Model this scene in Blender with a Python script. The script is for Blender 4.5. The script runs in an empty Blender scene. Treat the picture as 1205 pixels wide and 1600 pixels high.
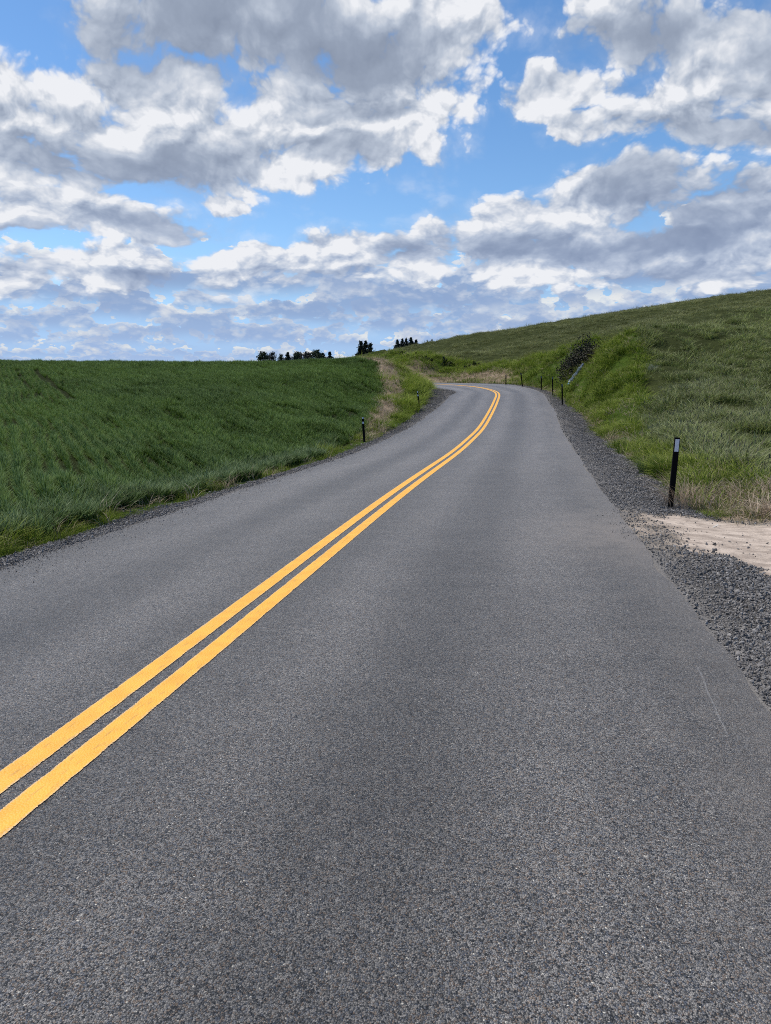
import bpy, bmesh, math, random
import numpy as np
from mathutils import Vector, Matrix

random.seed(7)
RNG = np.random.default_rng(11)
SC = bpy.context.scene
COL = SC.collection
R = math.radians

# ------------------------------------------------------------------ camera
F_PX, CX, CY, HORIZON, EYE = 1160.0, 602.5, 800.0, 612.0, 1.65     # focal length etc. in photo pixels (1205 x 1600)
PITCH = math.atan((CY - HORIZON) / F_PX)
cam_d = bpy.data.cameras.new('camera')
cam = bpy.data.objects.new('camera', cam_d)
COL.objects.link(cam)
cam.location = (0, 0, EYE)
cam.rotation_euler = (math.pi / 2 - PITCH, 0, 0)
cam_d.sensor_fit = 'VERTICAL'
cam_d.sensor_height = 24.0
cam_d.lens = 24.0 * F_PX / 1600.0
cam_d.clip_start = 0.05
cam_d.clip_end = 6000
SC.camera = cam
SC.render.resolution_x, SC.render.resolution_y = 771, 1024
SC.view_settings.view_transform = 'Standard'
SC.view_settings.look = 'None'
SC.view_settings.exposure = 0.0
SC.view_settings.gamma = 1.0
SC.cycles.use_denoising = False
SC.cycles.max_bounces = 6
SC.cycles.diffuse_bounces = 3
SC.cycles.transmission_bounces = 3
SC.cycles.filter_width = 1.0
CP, SP = math.cos(PITCH), math.sin(PITCH)

def ray(px, py):
    xc, yc = (px - CX) / F_PX, -(py - CY) / F_PX
    return np.array([xc, CP + yc * SP, -SP + yc * CP])

def at_depth(px, py, Y):
    d = ray(px, py)
    return np.array([0, 0, EYE]) + d * (Y / d[1])

def azel(px, py):
    d = ray(px, py)
    return math.atan2(d[0], d[1]), math.atan2(d[2], math.hypot(d[0], d[1]))

# ------------------------------------------------------------------ node helpers
class E:
    """a tiny wrapper: arithmetic on E objects lays down Math nodes"""
    nt = None
    def __init__(s, sock): s.s = sock
    @staticmethod
    def op(name, *a, clamp=False):
        n = E.nt.nodes.new('ShaderNodeMath'); n.operation = name; n.use_clamp = clamp
        for i, v in enumerate(a):
            if isinstance(v, E): E.nt.links.new(v.s, n.inputs[i])
            else: n.inputs[i].default_value = float(v)
        return E(n.outputs[0])
    def __add__(s, o): return E.op('ADD', s, o)
    __radd__ = __add__
    def __sub__(s, o): return E.op('SUBTRACT', s, o)
    def __rsub__(s, o): return E.op('SUBTRACT', o, s)
    def __mul__(s, o): return E.op('MULTIPLY', s, o)
    __rmul__ = __mul__
    def __truediv__(s, o): return E.op('DIVIDE', s, o)
    def __rtruediv__(s, o): return E.op('DIVIDE', o, s)
    def max(s, o): return E.op('MAXIMUM', s, o)
    def min(s, o): return E.op('MINIMUM', s, o)
    def clamp(s): return E.op('ADD', s, 0.0, clamp=True)
    def ss(s, a, b):
        n = E.nt.nodes.new('ShaderNodeMapRange'); n.interpolation_type = 'SMOOTHSTEP'
        E.nt.links.new(s.s, n.inputs[0])
        n.inputs[1].default_value, n.inputs[2].default_value = a, b
        return E(n.outputs[0])

def comb(x, y, z=0.0):
    n = E.nt.nodes.new('ShaderNodeCombineXYZ')
    for i, v in enumerate((x, y, z)):
        if isinstance(v, E): E.nt.links.new(v.s, n.inputs[i])
        else: n.inputs[i].default_value = float(v)
    return n.outputs[0]

def noise(vec, scale, detail=3, rough=0.5, dims='2D', dist=0.0, out=0):
    n = E.nt.nodes.new('ShaderNodeTexNoise'); n.noise_dimensions = dims
    E.nt.links.new(vec, n.inputs['Vector'])
    n.inputs['Scale'].default_value = scale; n.inputs['Detail'].default_value = detail
    n.inputs['Roughness'].default_value = rough; n.inputs['Distortion'].default_value = dist
    return E(n.outputs[out])

def voro(vec, scale, dims='2D', feature='F1', detail=0, rough=0.5, out='Distance', rnd=1.0, smooth=None):
    n = E.nt.nodes.new('ShaderNodeTexVoronoi'); n.voronoi_dimensions = dims; n.feature = feature
    E.nt.links.new(vec, n.inputs['Vector'])
    n.inputs['Scale'].default_value = scale
    n.inputs['Detail'].default_value = detail; n.inputs['Roughness'].default_value = rough
    n.inputs['Randomness'].default_value = rnd
    if smooth is not None: n.inputs['Smoothness'].default_value = smooth
    return E(n.outputs[out])

def mix(fac, a, b, mode='MIX'):
    n = E.nt.nodes.new('ShaderNodeMix'); n.data_type = 'RGBA'; n.blend_type = mode
    ins = [n.inputs[0], n.inputs[6], n.inputs[7]]
    for i, v in zip(ins, (fac, a, b)):
        if isinstance(v, E): E.nt.links.new(v.s, i)
        elif isinstance(v, bpy.types.NodeSocket): E.nt.links.new(v, i)
        elif isinstance(v, (tuple, list)): i.default_value = (*v[:3], 1)
        else: i.default_value = v
    return n.outputs[2]

def srgb(r, g, b):
    f = lambda c: c / 12.92 if c <= 0.04045 else ((c + 0.055) / 1.055) ** 2.4
    return tuple(f(c / 255) for c in (r, g, b))

# ------------------------------------------------------------------ sun and sky
SUN_EL, SUN_DIR = R(61), Vector((-0.80, 0.45, 0)).normalized()      # sun high on the left, a little ahead of the camera
sd = bpy.data.lights.new('sun', 'SUN'); sd.energy = 4.8; sd.angle = R(0.5); sd.color = (1.0, 0.94, 0.84)
so = bpy.data.objects.new('sun', sd); COL.objects.link(so)
sv = Vector((SUN_DIR.x * math.cos(SUN_EL), SUN_DIR.y * math.cos(SUN_EL), math.sin(SUN_EL)))
so.rotation_euler = (-sv).to_track_quat('-Z', 'Y').to_euler()
so.location = sv * 50

def build_world():
    w = bpy.data.worlds.new('World'); SC.world = w; w.use_nodes = True
    nt = w.node_tree; nt.nodes.clear(); E.nt = nt
    out = nt.nodes.new('ShaderNodeOutputWorld'); bg = nt.nodes.new('ShaderNodeBackground')
    nt.links.new(bg.outputs[0], out.inputs[0])
    STR = 0.15
    bg.inputs[1].default_value = STR
    sky = nt.nodes.new('ShaderNodeTexSky'); sky.sky_type = 'NISHITA'; sky.sun_disc = False
    sky.sun_elevation = SUN_EL; sky.sun_rotation = math.atan2(SUN_DIR.x, SUN_DIR.y)
    sky.altitude = 800; sky.air_density = 1.0; sky.dust_density = 0.3; sky.ozone_density = 1.6
    tc = nt.nodes.new('ShaderNodeTexCoord')
    sep = nt.nodes.new('ShaderNodeSeparateXYZ'); nt.links.new(tc.outputs['Generated'], sep.inputs[0])
    x, y, z = (E(sep.outputs[i]) for i in range(3))
    a = E.op('ARCTAN2', x, y); e = E.op('ARCSINE', z)
    # features get flatter and finer towards the horizon
    ep = e.max(0.0)
    qx = a * 3.6; qy = E.op('LOGARITHM', ep + 0.20, math.e) * 2.4
    q = comb(qx, qy, 0.0)
    # domain warp makes ragged edges
    w1 = noise(q, 1.6, 6, 0.54) - 0.5
    w2 = noise(comb(qx + 7.3, qy + 3.1), 1.6, 6, 0.54) - 0.5
    k = (ep + 0.10) * 0.30
    aw = a + w1 * k * 1.2
    ew = e + w2 * k * 0.6
    def blob(px, py, hw, up, dn):
        a0, e0 = azel(px, py)
        u = (aw - a0) / (hw / F_PX)
        de = ew - e0
        v = (de / (up / F_PX)).max(de / (-dn / F_PX))
        return 1.0 - (u * u + v * v)
    masses = [  # x, y of the base line's middle, half width, rise, drop (photo pixels)
        (410, 40, 350, 140, 85), (700, 60, 120, 110, 60),
        (250, 225, 330, 110, 85), (40, 215, 190, 100, 90), (500, 205, 250, 100, 85), (660, 150, 130, 80, 70),
        (250, 140, 130, 48, 40), (430, 262, 120, 50, 34),
        (150, 345, 200, 40, 34), (330, 320, 55, 22, 16),
        (1010, 10, 170, 90, 72), (1150, 95, 130, 80, 60), (1080, 190, 175, 72, 42), (1250, 170, 150, 110, 50), (915, 205, 40, 32, 22),
        (872, 160, 62, 45, 32), 
        (990, 310, 150, 70, 60), (860, 345, 170, 55, 60), (1190, 320, 130, 55, 80), (740, 375, 130, 50, 50),
        (560, 400, 190, 42, 50), (210, 425, 200, 42, 40), (20, 440, 50, 30, 30), (420, 400, 160, 26, 50), (1150, 400, 200, 60, 50), (880, 400, 240, 40, 50),
    ]
    D = None
    for m in masses:
        b = blob(*m)
        D = b if D is None else D.max(b)
    D = D.max(-1.5)
    # puffs
    n1 = noise(q, 2.6, 9, 0.54)
    vp = voro(comb(qx + w1 * 0.22, qy + w2 * 0.22), 3.4, feature='F1', detail=4, rough=0.55)
    # the same puffs a little towards the sun side (above): their difference is the lit / shaded relief
    dq = 0.06
    q2x, q2y = qx - dq * 0.3, qy + dq
    vp2 = voro(comb(q2x + w1 * 0.22, q2y + w2 * 0.22), 3.4, feature='F1', detail=4, rough=0.55)
    n2 = noise(comb(q2x, q2y), 2.6, 9, 0.54)
    bump = n1 * 0.45 + (0.55 - vp) * 0.92
    relief = (n1 - n2) * 1.0 + (vp2 - vp) * 1.0 + (0.42 - vp) * 0.22
    dens = D * 1.25 + (bump - 0.265) * 1.2
    cover = dens.ss(-0.13, 0.35).max(dens.ss(-0.75, 0.2) * (n1 - .42).clamp() * 1.3)
    # grey undersides: where each cloud is deep
    def dark(px, py, hw, hh, s):
        a0, e0 = azel(px, py)
        u = (aw - a0) / (hw / F_PX); v = (ew - e0) / (hh / F_PX)
        return (1.0 - (u * u + v * v)).max(0.0) * s
    darks = [(380, 60, 330, 85, 1.0), (600, 90, 130, 45, .5), (150, 262, 260, 45, .85), (330, 235, 120, 40, .5), (560, 180, 130, 20, .7), (545, 240, 80, 28, .75),
             (230, 355, 130, 22, .8), (60, 368, 90, 14, .6), (1000, 45, 150, 55, .9), (1120, 205, 150, 30, .95), (1200, 60, 60, 60, .5),
             (990, 285, 110, 40, .85), (1120, 345, 170, 50, .95), (800, 385, 200, 35, .8), (1000, 395, 150, 22, .6), (260, 440, 130, 16, .85), (60, 420, 60, 18, .4),
             (500, 440, 120, 18, .6), (1150, 280, 60, 28, .5), (620, 400, 40, 30, .5), (1040, 430, 170, 16, .7)]
    K = None
    for d in darks:
        b = dark(*d); K = b if K is None else K + b
    K = K * (0.95 + (n1 - 0.5) * 1.2)
    lum = 0.95 - K.min(1.0) * 0.64 + relief * (0.72 - K.min(1.0) * 0.55) - (1.0 - cover) * 0.06
    lum = lum.clamp()
    ramp = nt.nodes.new('ShaderNodeValToRGB'); nt.links.new(lum.s, ramp.inputs[0])
    cr = ramp.color_ramp; cr.interpolation = 'LINEAR'
    stops = [(0.0, srgb(120, 132, 154)), (0.4, srgb(155, 167, 187)), (0.65, srgb(186, 196, 212)), (0.85, srgb(216, 221, 230)), (1.0, srgb(238, 240, 245))]
    while len(cr.elements) > 1: cr.elements.remove(cr.elements[-1])
    for i, (p, c) in enumerate(stops):
        el = cr.elements[0] if i == 0 else cr.elements.new(p)
        el.position = p; el.color = (*c, 1)
    lowc = (azel(600, 330)[1] - e).ss(-0.10, 0.10)
    gain = mix(1.0, mix(lowc * .8, ramp.outputs[0], mix(lum, (0.84, 0.95, 1.16), (1.0, 1.0, 1.0)), 'MULTIPLY'), (1 / STR,) * 3, 'MULTIPLY')
    hs = nt.nodes.new('ShaderNodeHueSaturation'); nt.links.new(comb(x, y, z.max(0.14)), sky.inputs[0]); nt.links.new(sky.outputs[0], hs.inputs['Color'])
    hs.inputs['Saturation'].default_value = 1.2; hs.inputs['Value'].default_value = 1.02
    base = hs.outputs[0]
    # far banks of cumulus one behind the other, flat bluish bases and lit tops, down to the horizon
    haze_t = (azel(600, 470)[1] - e).ss(-0.03, 0.09)
    base = mix(haze_t * 0.85, base, tuple(c / STR for c in srgb(166, 192, 230)))
    banks = [(566, 15, 16, 0.46, 1.3), (552, 22, 12, 0.45, 4.1), (535, 30, 9, 0.45, 8.8), (515, 36, 7.5, 0.44, 2.2), (495, 42, 6.5, 0.43, 6.4), (474, 52, 5.4, 0.43, 9.9), (450, 60, 4.4, 0.41, 3.7)]
    for i, (yb, th, fr, cv, seed) in enumerate(banks):
        eb = azel(600, yb)[1]
        nn = noise(comb(a * fr + seed, e * fr * 2.2 + seed * 2), 1.0, 9, 0.64)
        pv = voro(comb(a * fr * 2.2 + seed + w1 * .5, e * fr * 3.2 + seed + w2 * .5), 1.6, detail=2, rough=.55)
        nb = noise(comb(a * 3.1 + seed, seed), 1.0, 3, .5) - 0.5
        t = (e - eb + nb * (th * 0.9 / F_PX) + w2 * (th * 0.25 / F_PX)) / (th / F_PX)
        h = (nn - cv) * 5.0 + (.5 - pv) * 1.3 + 0.62
        c = E.op('MULTIPLY', (h - t).ss(-0.04, 0.12), t.ss(-0.55, 0.10))
        l = ((t - h).ss(-0.8, 0.0) * 0.75 + t.ss(0.1, 1.0) * .55 + (nn - 0.5) * 1.0 + (.42 - pv) * 1.1 + 0.26 + relief * 0.6).clamp()
        far = 1.0 - i / (len(banks) - 1)
        shade = srgb(142 + 20 * far, 167 + 18 * far, 206 + 18 * far)
        lit = srgb(238, 240 - 4 * far, 242 - 14 * far)
        cc = mix(l, tuple(v / STR for v in shade), tuple(v / STR for v in lit))
        base = mix(c * (0.95 - 0.2 * far), base, cc)
    res = mix(cover, base, gain)
    nt.links.new(res, bg.inputs[0])
    w.cycles.sampling_method = 'MANUAL'; w.cycles.sample_map_resolution = 512
build_world()

# ------------------------------------------------------------------ road alignment
KS = np.array([0, 10, 20, 30, 40, 48, 56, 64, 72, 80, 90, 105.])
KAP = np.array([0.265, -0.288, 0.077, 0.07, 0.169, 0.083, 3.129, 2.988, 2.826, 2.783, 2.783, 2.783]) * .01
ELV = np.array([-0.004, -0.026, -0.073, 0.104, 0.732, 1.217, 1.644, 2.077, 2.358, 2.531, 2.757, 3.096])
BNK = np.array([1.758, 2.419, 2.904, -0.998, -2.475, -8.096, 0.115, 5.61, 3.549, 3.203, 2.127, 1.656]) * .01
WL, WR = 2.99, 3.33
def alignment():
    S = np.arange(0, 125, .25)
    kap, e, b = np.interp(S, KS, KAP), np.interp(S, KS, ELV), np.interp(S, KS, BNK)
    e = e + np.clip(S - 105, 0, None) * 0.02
    hd = 0.1887 - np.concatenate([[0], np.cumsum(kap[:-1] * .25)])
    X = -1.7248 + np.concatenate([[0], np.cumsum(np.sin(hd[:-1]) * .25)])
    Y = 2 + np.concatenate([[0], np.cumsum(np.cos(hd[:-1]) * .25)])
    e = np.convolve(np.pad(e, 12, mode='reflect', reflect_type='odd'), np.ones(25) / 25, 'valid')
    b = np.convolve(np.pad(b, 8, mode='edge'), np.ones(17) / 17, 'valid')
    # straight run-out behind the camera
    n = np.arange(-160, 0) * .25
    Xb, Yb = X[0] + n * math.sin(hd[0]), Y[0] + n * math.cos(hd[0])
    X, Y = np.concatenate([Xb, X]), np.concatenate([Yb, Y])
    hd = np.concatenate([np.full(160, hd[0]), hd]); e = np.concatenate([np.full(160, e[0]), e]); b = np.concatenate([np.full(160, b[0]), b])
    S = np.concatenate([n, S])
    return S, np.stack([X, Y, e], 1), np.stack([np.cos(hd), -np.sin(hd), b], 1)
RS, RP, RN = alignment()

def road_uv(X, Y):
    """for plan points: signed offset from the yellow line (right +), road height there, station"""
    X, Y = np.asarray(X, float).ravel(), np.asarray(Y, float).ravel()
    d = np.full(X.shape, 1e3); z = np.zeros(X.shape); st = np.zeros(X.shape)
    near = np.where((Y > -45) & (Y < 140) & (np.abs(X) < 90))[0]
    for c in range(0, len(near), 4000):
        i = near[c:c + 4000]
        dx = X[i, None] - RP[None, :, 0]; dy = Y[i, None] - RP[None, :, 1]
        j = (dx * dx + dy * dy).argmin(1); r = np.arange(len(i))
        off = dx[r, j] * RN[j, 0] + dy[r, j] * RN[j, 1]
        al = dx[r, j] * -RN[j, 1] + dy[r, j] * RN[j, 0]
        far = np.abs(al) > 1.0
        off = np.where(far, np.sign(off + 1e-9) * np.hypot(dx[r, j], dy[r, j]), off)
        jn = np.clip(j + np.sign(al).astype(int), 0, len(RP) - 1)
        t = np.clip(np.abs(al) / .25, 0, 1)
        d[i] = off; z[i] = RP[j, 2] * (1 - t) + RP[jn, 2] * t + RN[j, 2] * np.clip(off, -WL - .3, WR + .3); st[i] = RS[j]
    return d, z, st

# ------------------------------------------------------------------ terrain: thin plate spline through surveyed points
CTRL = [  # photo x, photo y, distance -> a point of the ground
    # left wheat field
    (100, 757, 11.5), (0, 770, 11), (100, 700, 15.5), (0, 700, 16), (250, 700, 17), (380, 700, 20),
    (100, 640, 26), (250, 640, 27), (400, 645, 28), (500, 660, 27), (540, 640, 33), (0, 640, 26),
    (100, 595, 42), (300, 598, 42), (450, 600, 44), (540, 600, 45), (-250, 640, 26), (-250, 595, 42), (-250, 700, 16),
    (100, 567, 60), (300, 569, 60), (450, 568, 60), (545, 565, 58), (0, 562, 70), (200, 563, 70), (400, 563, 68), (500, 562, 66), (565, 560, 63), (-250, 560, 70),
    # left bank on the inside of the bend
    (600, 640, 38), (600, 603, 47), (597, 580, 54), (578, 560, 62), (600, 566, 58), (620, 581, 58), (640, 593, 58), (655, 604, 58), (630, 618, 46), (640, 632, 41),
    # right: mound by the first post, crop slope
    (1205, 787, 9.8), (1110, 755, 12.0), (1060, 735, 14.0),
    (1205, 720, 15.5), (1120, 700, 17.5), (1205, 660, 21), (1060, 690, 18.5), (1010, 690, 21.5),
    (1205, 610, 29), (1100, 620, 29), (1005, 620, 32), (960, 640, 34), (950, 600, 42), (1205, 555, 43), (1100, 560, 45), (1000, 560, 45.5), (960, 550, 49),
    (1205, 505, 60), (1100, 515, 58), (985, 517, 52), (1205, 477, 74), (1100, 496, 66), (1030, 508, 62), (985, 512, 66),
    (1205, 471, 90), (1100, 489, 90), (985, 503, 90), (1205, 455, 125), (1100, 470, 120), (985, 489, 120),
    (1205, 450, 150), (1100, 462, 150), (985, 483, 150), (900, 495, 150), (800, 512, 150), (740, 522, 152), (690, 531, 155), (640, 540, 160), (600, 546, 165), (575, 553, 170),
    (1400, 425, 150), (1500, 480, 75), (1400, 600, 32), (1350, 700, 17),
    # bank beyond the bend
    (900, 545, 65), (900, 590, 56), (860, 560, 72), (820, 568, 79), (830, 590, 72), (730, 583, 86), (760, 595, 79), (690, 587, 90), (650, 566, 92), (660, 590, 85), (700, 575, 92),
    (620, 562, 97), (640, 553, 101), (600, 551, 106), (900, 525, 95), (800, 540, 105), (720, 552, 115),
]
FAR = [(-60, 170, 5.5), (-11, 175, 7.5), (-130, 100, 4.5), (-30, 120, 4.6), (-12, 130, 5.5), (-60, 95, 5.2), (90, 220, 22.5), (45, 230, 17.5), (10, 230, 11.5),
       (-8, 300, 15.5), (9, 400, 21), (-50, 400, 14.5), (-150, 400, 12), (150, 400, 22), (-300, 500, 12), (300, 500, 20), (0, 800, 14), (-800, 800, 12), (800, 800, 14),
       (-800, 0, 8), (800, 0, 16), (0, -800, 6), (0, -60, -.3), (-40, -30, .4), (40, -30, .3), (-20, -5, .8), (20, -5, .0), (-25, 8, 1.2), (12, 8.2, -.1), (9, 8.4, -.1), (14, 4, -.2), (6, 5, -.18), (6, 2, -.2), (-60, 20, 4.0), (60, 20, 3.5), (90, 60, 11), (-80, 60, 4.6)]
def survey():
    P = [at_depth(*c) for c in CTRL] + [np.array(f, float) for f in FAR]
    for S in np.arange(-30, 121, 5.0):
        i = int(np.abs(RS - S).argmin())
        for o in (-WL - 1.0, WR + 1.4):
            q = RP[i] + RN[i] * o
            P.append(np.array([q[0], q[1], q[2] - 0.06]))
    return np.array(P)
SP_ = survey()
def tps_fit(P, lam=0.02):
    X = P[:, :2] / 50.0; n = len(P)
    r2 = ((X[:, None] - X[None]) ** 2).sum(-1)
    K = np.where(r2 > 0, r2 * np.log(r2 + 1e-12), 0) + np.eye(n) * lam * 1e-2
    A = np.zeros((n + 3, n + 3)); A[:n, :n] = K; A[:n, n] = 1; A[:n, n + 1:] = X; A[n:, :n] = A[:n, n:].T
    return X, np.linalg.solve(A, np.concatenate([P[:, 2], np.zeros(3)]))
TX, TW = tps_fit(SP_)
def tps(X, Y):
    out = np.empty(len(X))
    for c in range(0, len(X), 20000):
        Q = np.stack([X[c:c + 20000], Y[c:c + 20000]], 1) / 50.0
        r2 = ((Q[:, None] - TX[None]) ** 2).sum(-1)
        out[c:c + 20000] = (r2 * np.log(r2 + 1e-12)) @ TW[:len(TX)] + TW[len(TX)] + Q @ TW[len(TX) + 1:]
    return out

def vnoise(X, Y, seed=0):
    """smooth value noise, 0..1"""
    xi, yi = np.floor(X).astype(np.int64), np.floor(Y).astype(np.int64)
    fx, fy = X - xi, Y - yi
    fx, fy = fx * fx * (3 - 2 * fx), fy * fy * (3 - 2 * fy)
    def h(a, b):
        n = (a * 374761393 + b * 668265263 + seed * 974711) & 0x7fffffff
        n = ((n ^ (n >> 13)) * 1274126177) & 0x7fffffff
        return ((n ^ (n >> 16)) & 0xffff) / 65535.0
    return (h(xi, yi) * (1 - fx) + h(xi + 1, yi) * fx) * (1 - fy) + (h(xi, yi + 1) * (1 - fx) + h(xi + 1, yi + 1) * fx) * fy
def fnoise(X, Y, s, seed=0, oc=3):
    v = 0; a = .5; t = 0
    for o in range(oc):
        v = v + a * vnoise(X * s + o * 17.3, Y * s - o * 9.1, seed + o); t += a; a *= .5; s *= 2.03
    return v / t
sstep = lambda a, b, x: (lambda t: t * t * (3 - 2 * t))(np.clip((x - a) / (b - a), 0, 1))

# dirt farm track leaving to the right, plan polygon found from its outline
def on_level(px, py, z=-.1):
    d = ray(px, py); t = (z - EYE) / d[2]
    return (np.array([0, 0, EYE]) + d * t)[:2]
DIRT_TOP = np.array([on_level(*p) for p in ((975, 812), (1110, 823), (1205, 837))] + [(16., 10.6)])
DIRT_BOT = np.array([on_level(*p) for p in ((1000, 868), (1045, 880), (1130, 886), (1205, 915))] + [(16., 5.4)])

def zones(X, Y):
    """what grows or lies where: weights for gravel, dirt, wheat, verge, dry, crop"""
    d, zr, st = road_uv(X, Y)
    wob = (fnoise(X, Y, 1.1, 5) - .5)
    dr, dl = d - WR, -d - WL
    R_ = dr > 0; L_ = dl > 0
    gr = np.interp(st, [-40, 5, 9, 15, 22, 35, 45, 60, 90], [1.6, 1.6, 1.25, 1.3, 1.35, 1.4, 1.3, .8, .7]) + wob * .35
    gl = np.interp(st, [-40, 5, 10, 25, 35, 44, 52, 60, 75], [.42, .42, .42, .48, .8, 1.3, 1.9, 1.6, .6]) + wob * .3
    bl = np.interp(st, [-40, 15, 21, 26, 31, 38, 46, 53, 62, 75], [.72, .72, .8, 1.3, 2.0, 2.9, 4.1, 5.6, 6.6, 7.5]) + wob * .7
    br = np.interp(st, [-40, 4, 10, 20, 31, 45, 52, 64, 78, 90, 125], [3., 3., 2.6, 2.0, 3.3, 5.3, 6.0, 6.8, 11., 15., 16.]) + wob * .8
    dt = np.interp(X, DIRT_TOP[:, 0], DIRT_TOP[:, 1]); db = np.interp(X, DIRT_BOT[:, 0], DIRT_BOT[:, 1])
    wf = fnoise(X, Y, 5.0, 55, 3) - .5
    band = sstep(-.25, .25, dt + wob * .5 + wf * .5 - Y) * sstep(-.55, .45, Y - db + wob * 1.2 + wf * 1.1) * (X > 2.6) * (X < 18)
    dirt = (R_ | (d > WR - .6)) * sstep(-.25, .25, dt + wob * .5 + wf * .5 - Y) * sstep(-.55, .45, Y - db + wob * 1.2 + wf * 1.1) * (X > 2.6) * (X < 18) * sstep(WR - .4, WR + .75, d + wob * .6 + wf * .9)
    foreR = R_ & (Y < np.interp(X, DIRT_TOP[:, 0], DIRT_TOP[:, 1]) + .1) & (X < 18)
    near = (Y > -45) & (Y < 130) & (np.abs(X) < 85)
    gravel = near * np.where(R_, np.where(foreR, (dr < 6), sstep(.12, -.12, dr - gr)), np.where(L_, sstep(.1, -.1, dl - gl), 1.0))
    gravel = np.where(np.abs(d) < 1, 1.0, gravel) * (1 - dirt)
    veg = near * (1 - np.clip(gravel + dirt, 0, 1))
    wheat = np.where(L_, sstep(-.15, .15, dl - bl), 0) * veg
    crop = np.where(R_, sstep(-.3, .3, dr - br), 0) * veg
    rest = np.clip(veg - wheat - crop, 0, 1)
    tanL = L_ * sstep(24, 29, st) * sstep(-.2, .15, dl - (bl - np.interp(st, [25, 40, 50, 60], [.7, 1.0, 1.2, 1.5])) + wob * .5)
    # right: straw at the bank's foot, by the first post, and the slumped bare bank beyond the bend
    tanR = R_ * np.clip(sstep(.45, .15, dr - gr) * sstep(14, 18, st) * (.35 + .65 * sstep(.4, .6, fnoise(X, Y, .7, 19))) + sstep(15.5, 12.5, st) * .95 * sstep(.25, .5, fnoise(X, Y, .9, 9)), 0, 1)
    tanR = np.maximum(tanR, R_ * sstep(64, 68, st) * sstep(.5, -.5, dr + wob * 3.5 - np.interp(st, [64, 68, 71, 76, 84], [1.5, 2.8, 5.0, 8.0, 8.5])) * sstep(90, 84, st) * .95)
    dry = rest * np.clip(tanL + tanR, 0, 1)
    verge = rest - dry
    far = ~near
    crop = np.where(far & (X > 0), 1.0, crop); wheat = np.where(far & (X <= 0), 1.0, wheat)
    return dict(gravel=gravel, dirt=dirt, wheat=wheat, verge=verge, dry=dry, crop=crop, band=band, fines=sstep(.55, .05, np.where(R_, dr, dl * 2) + wob * .8) * near + 0., d=d, zr=zr, st=st, dr=dr, dl=dl)

def height(X, Y, zn=None):
    X, Y = np.asarray(X, float).ravel(), np.asarray(Y, float).ravel()
    h = tps(X, Y)
    z = zn or zones(X, Y)
    d, zr = z['d'], z['zr']
    dist = np.sqrt(X * X + Y * Y)
    far = sstep(8, 60, dist)
    bump = (fnoise(X, Y, .45, 3) - .5) * (z['crop'] * .35 + z['verge'] * .3 + z['dry'] * .3) + (fnoise(X, Y, .12, 8) - .5) * z['crop'] * 1.0 * far
    bump = bump + (fnoise(X, Y, 3.0, 21, 2) - .5) * .05 * (1 - z['dirt'] * .7) + (fnoise(X * .5 + Y * .12, Y * 1.2, 2.0, 33, 3) - .5) * .025 * z['dirt']
    h = h - .36 * z['wheat'] * sstep(.5, 5, z['dl']) * (z['dl'] < 200) - .45 * z['crop'] * sstep(1, 8, z['dr'])
    out = np.where(d > 0, d - WR, -d - WL)
    sh = zr - .006 - np.clip(out, 0, 3) * .045
    w = sstep(np.where(d > 0, 1.2, .5), np.where(d > 0, 2.6, 1.5), out)
    h = sh * (1 - w) + h * w + bump * sstep(.0, .8, out)
    return np.where(out < -.06, zr - .06, h)

def hit(px, py, lo=2.0, hi=400.0):
    d = ray(px, py); o = np.array([0, 0, EYE])
    Y = np.geomspace(lo, hi, 1500); P = o + d[None] * (Y / d[1])[:, None]
    below = P[:, 2] < height(P[:, 0], P[:, 1])
    i = int(np.argmax(below)) if below.any() else len(Y) - 1
    return P[i]

# ------------------------------------------------------------------ object helpers
def mesh_obj(name, verts, faces, mat=None, parent=None, smooth=False):
    me = bpy.data.meshes.new(name); me.from_pydata([tuple(v) for v in verts], [], [tuple(f) for f in faces]); me.update()
    if smooth: me.shade_smooth()
    if mat: me.materials.append(mat)
    o = bpy.data.objects.new(name, me); COL.objects.link(o)
    if parent: o.parent = parent
    return o
def bm_obj(name, bm, mat=None, parent=None, smooth=False):
    me = bpy.data.meshes.new(name); bm.to_mesh(me); bm.free()
    if smooth: me.shade_smooth()
    if mat: me.materials.append(mat)
    o = bpy.data.objects.new(name, me); COL.objects.link(o)
    if parent: o.parent = parent
    return o
def tag(o, label=None, cat=None, group=None, kind=None):
    if label: o['label'] = label
    if cat: o['category'] = cat
    if group: o['group'] = group
    if kind: o['kind'] = kind
    return o
def empty(name, loc, rz=0):
    o = bpy.data.objects.new(name, None); COL.objects.link(o); o.location = tuple(loc); o.rotation_euler = (0, 0, rz); o.empty_display_size = .2
    return o

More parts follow.
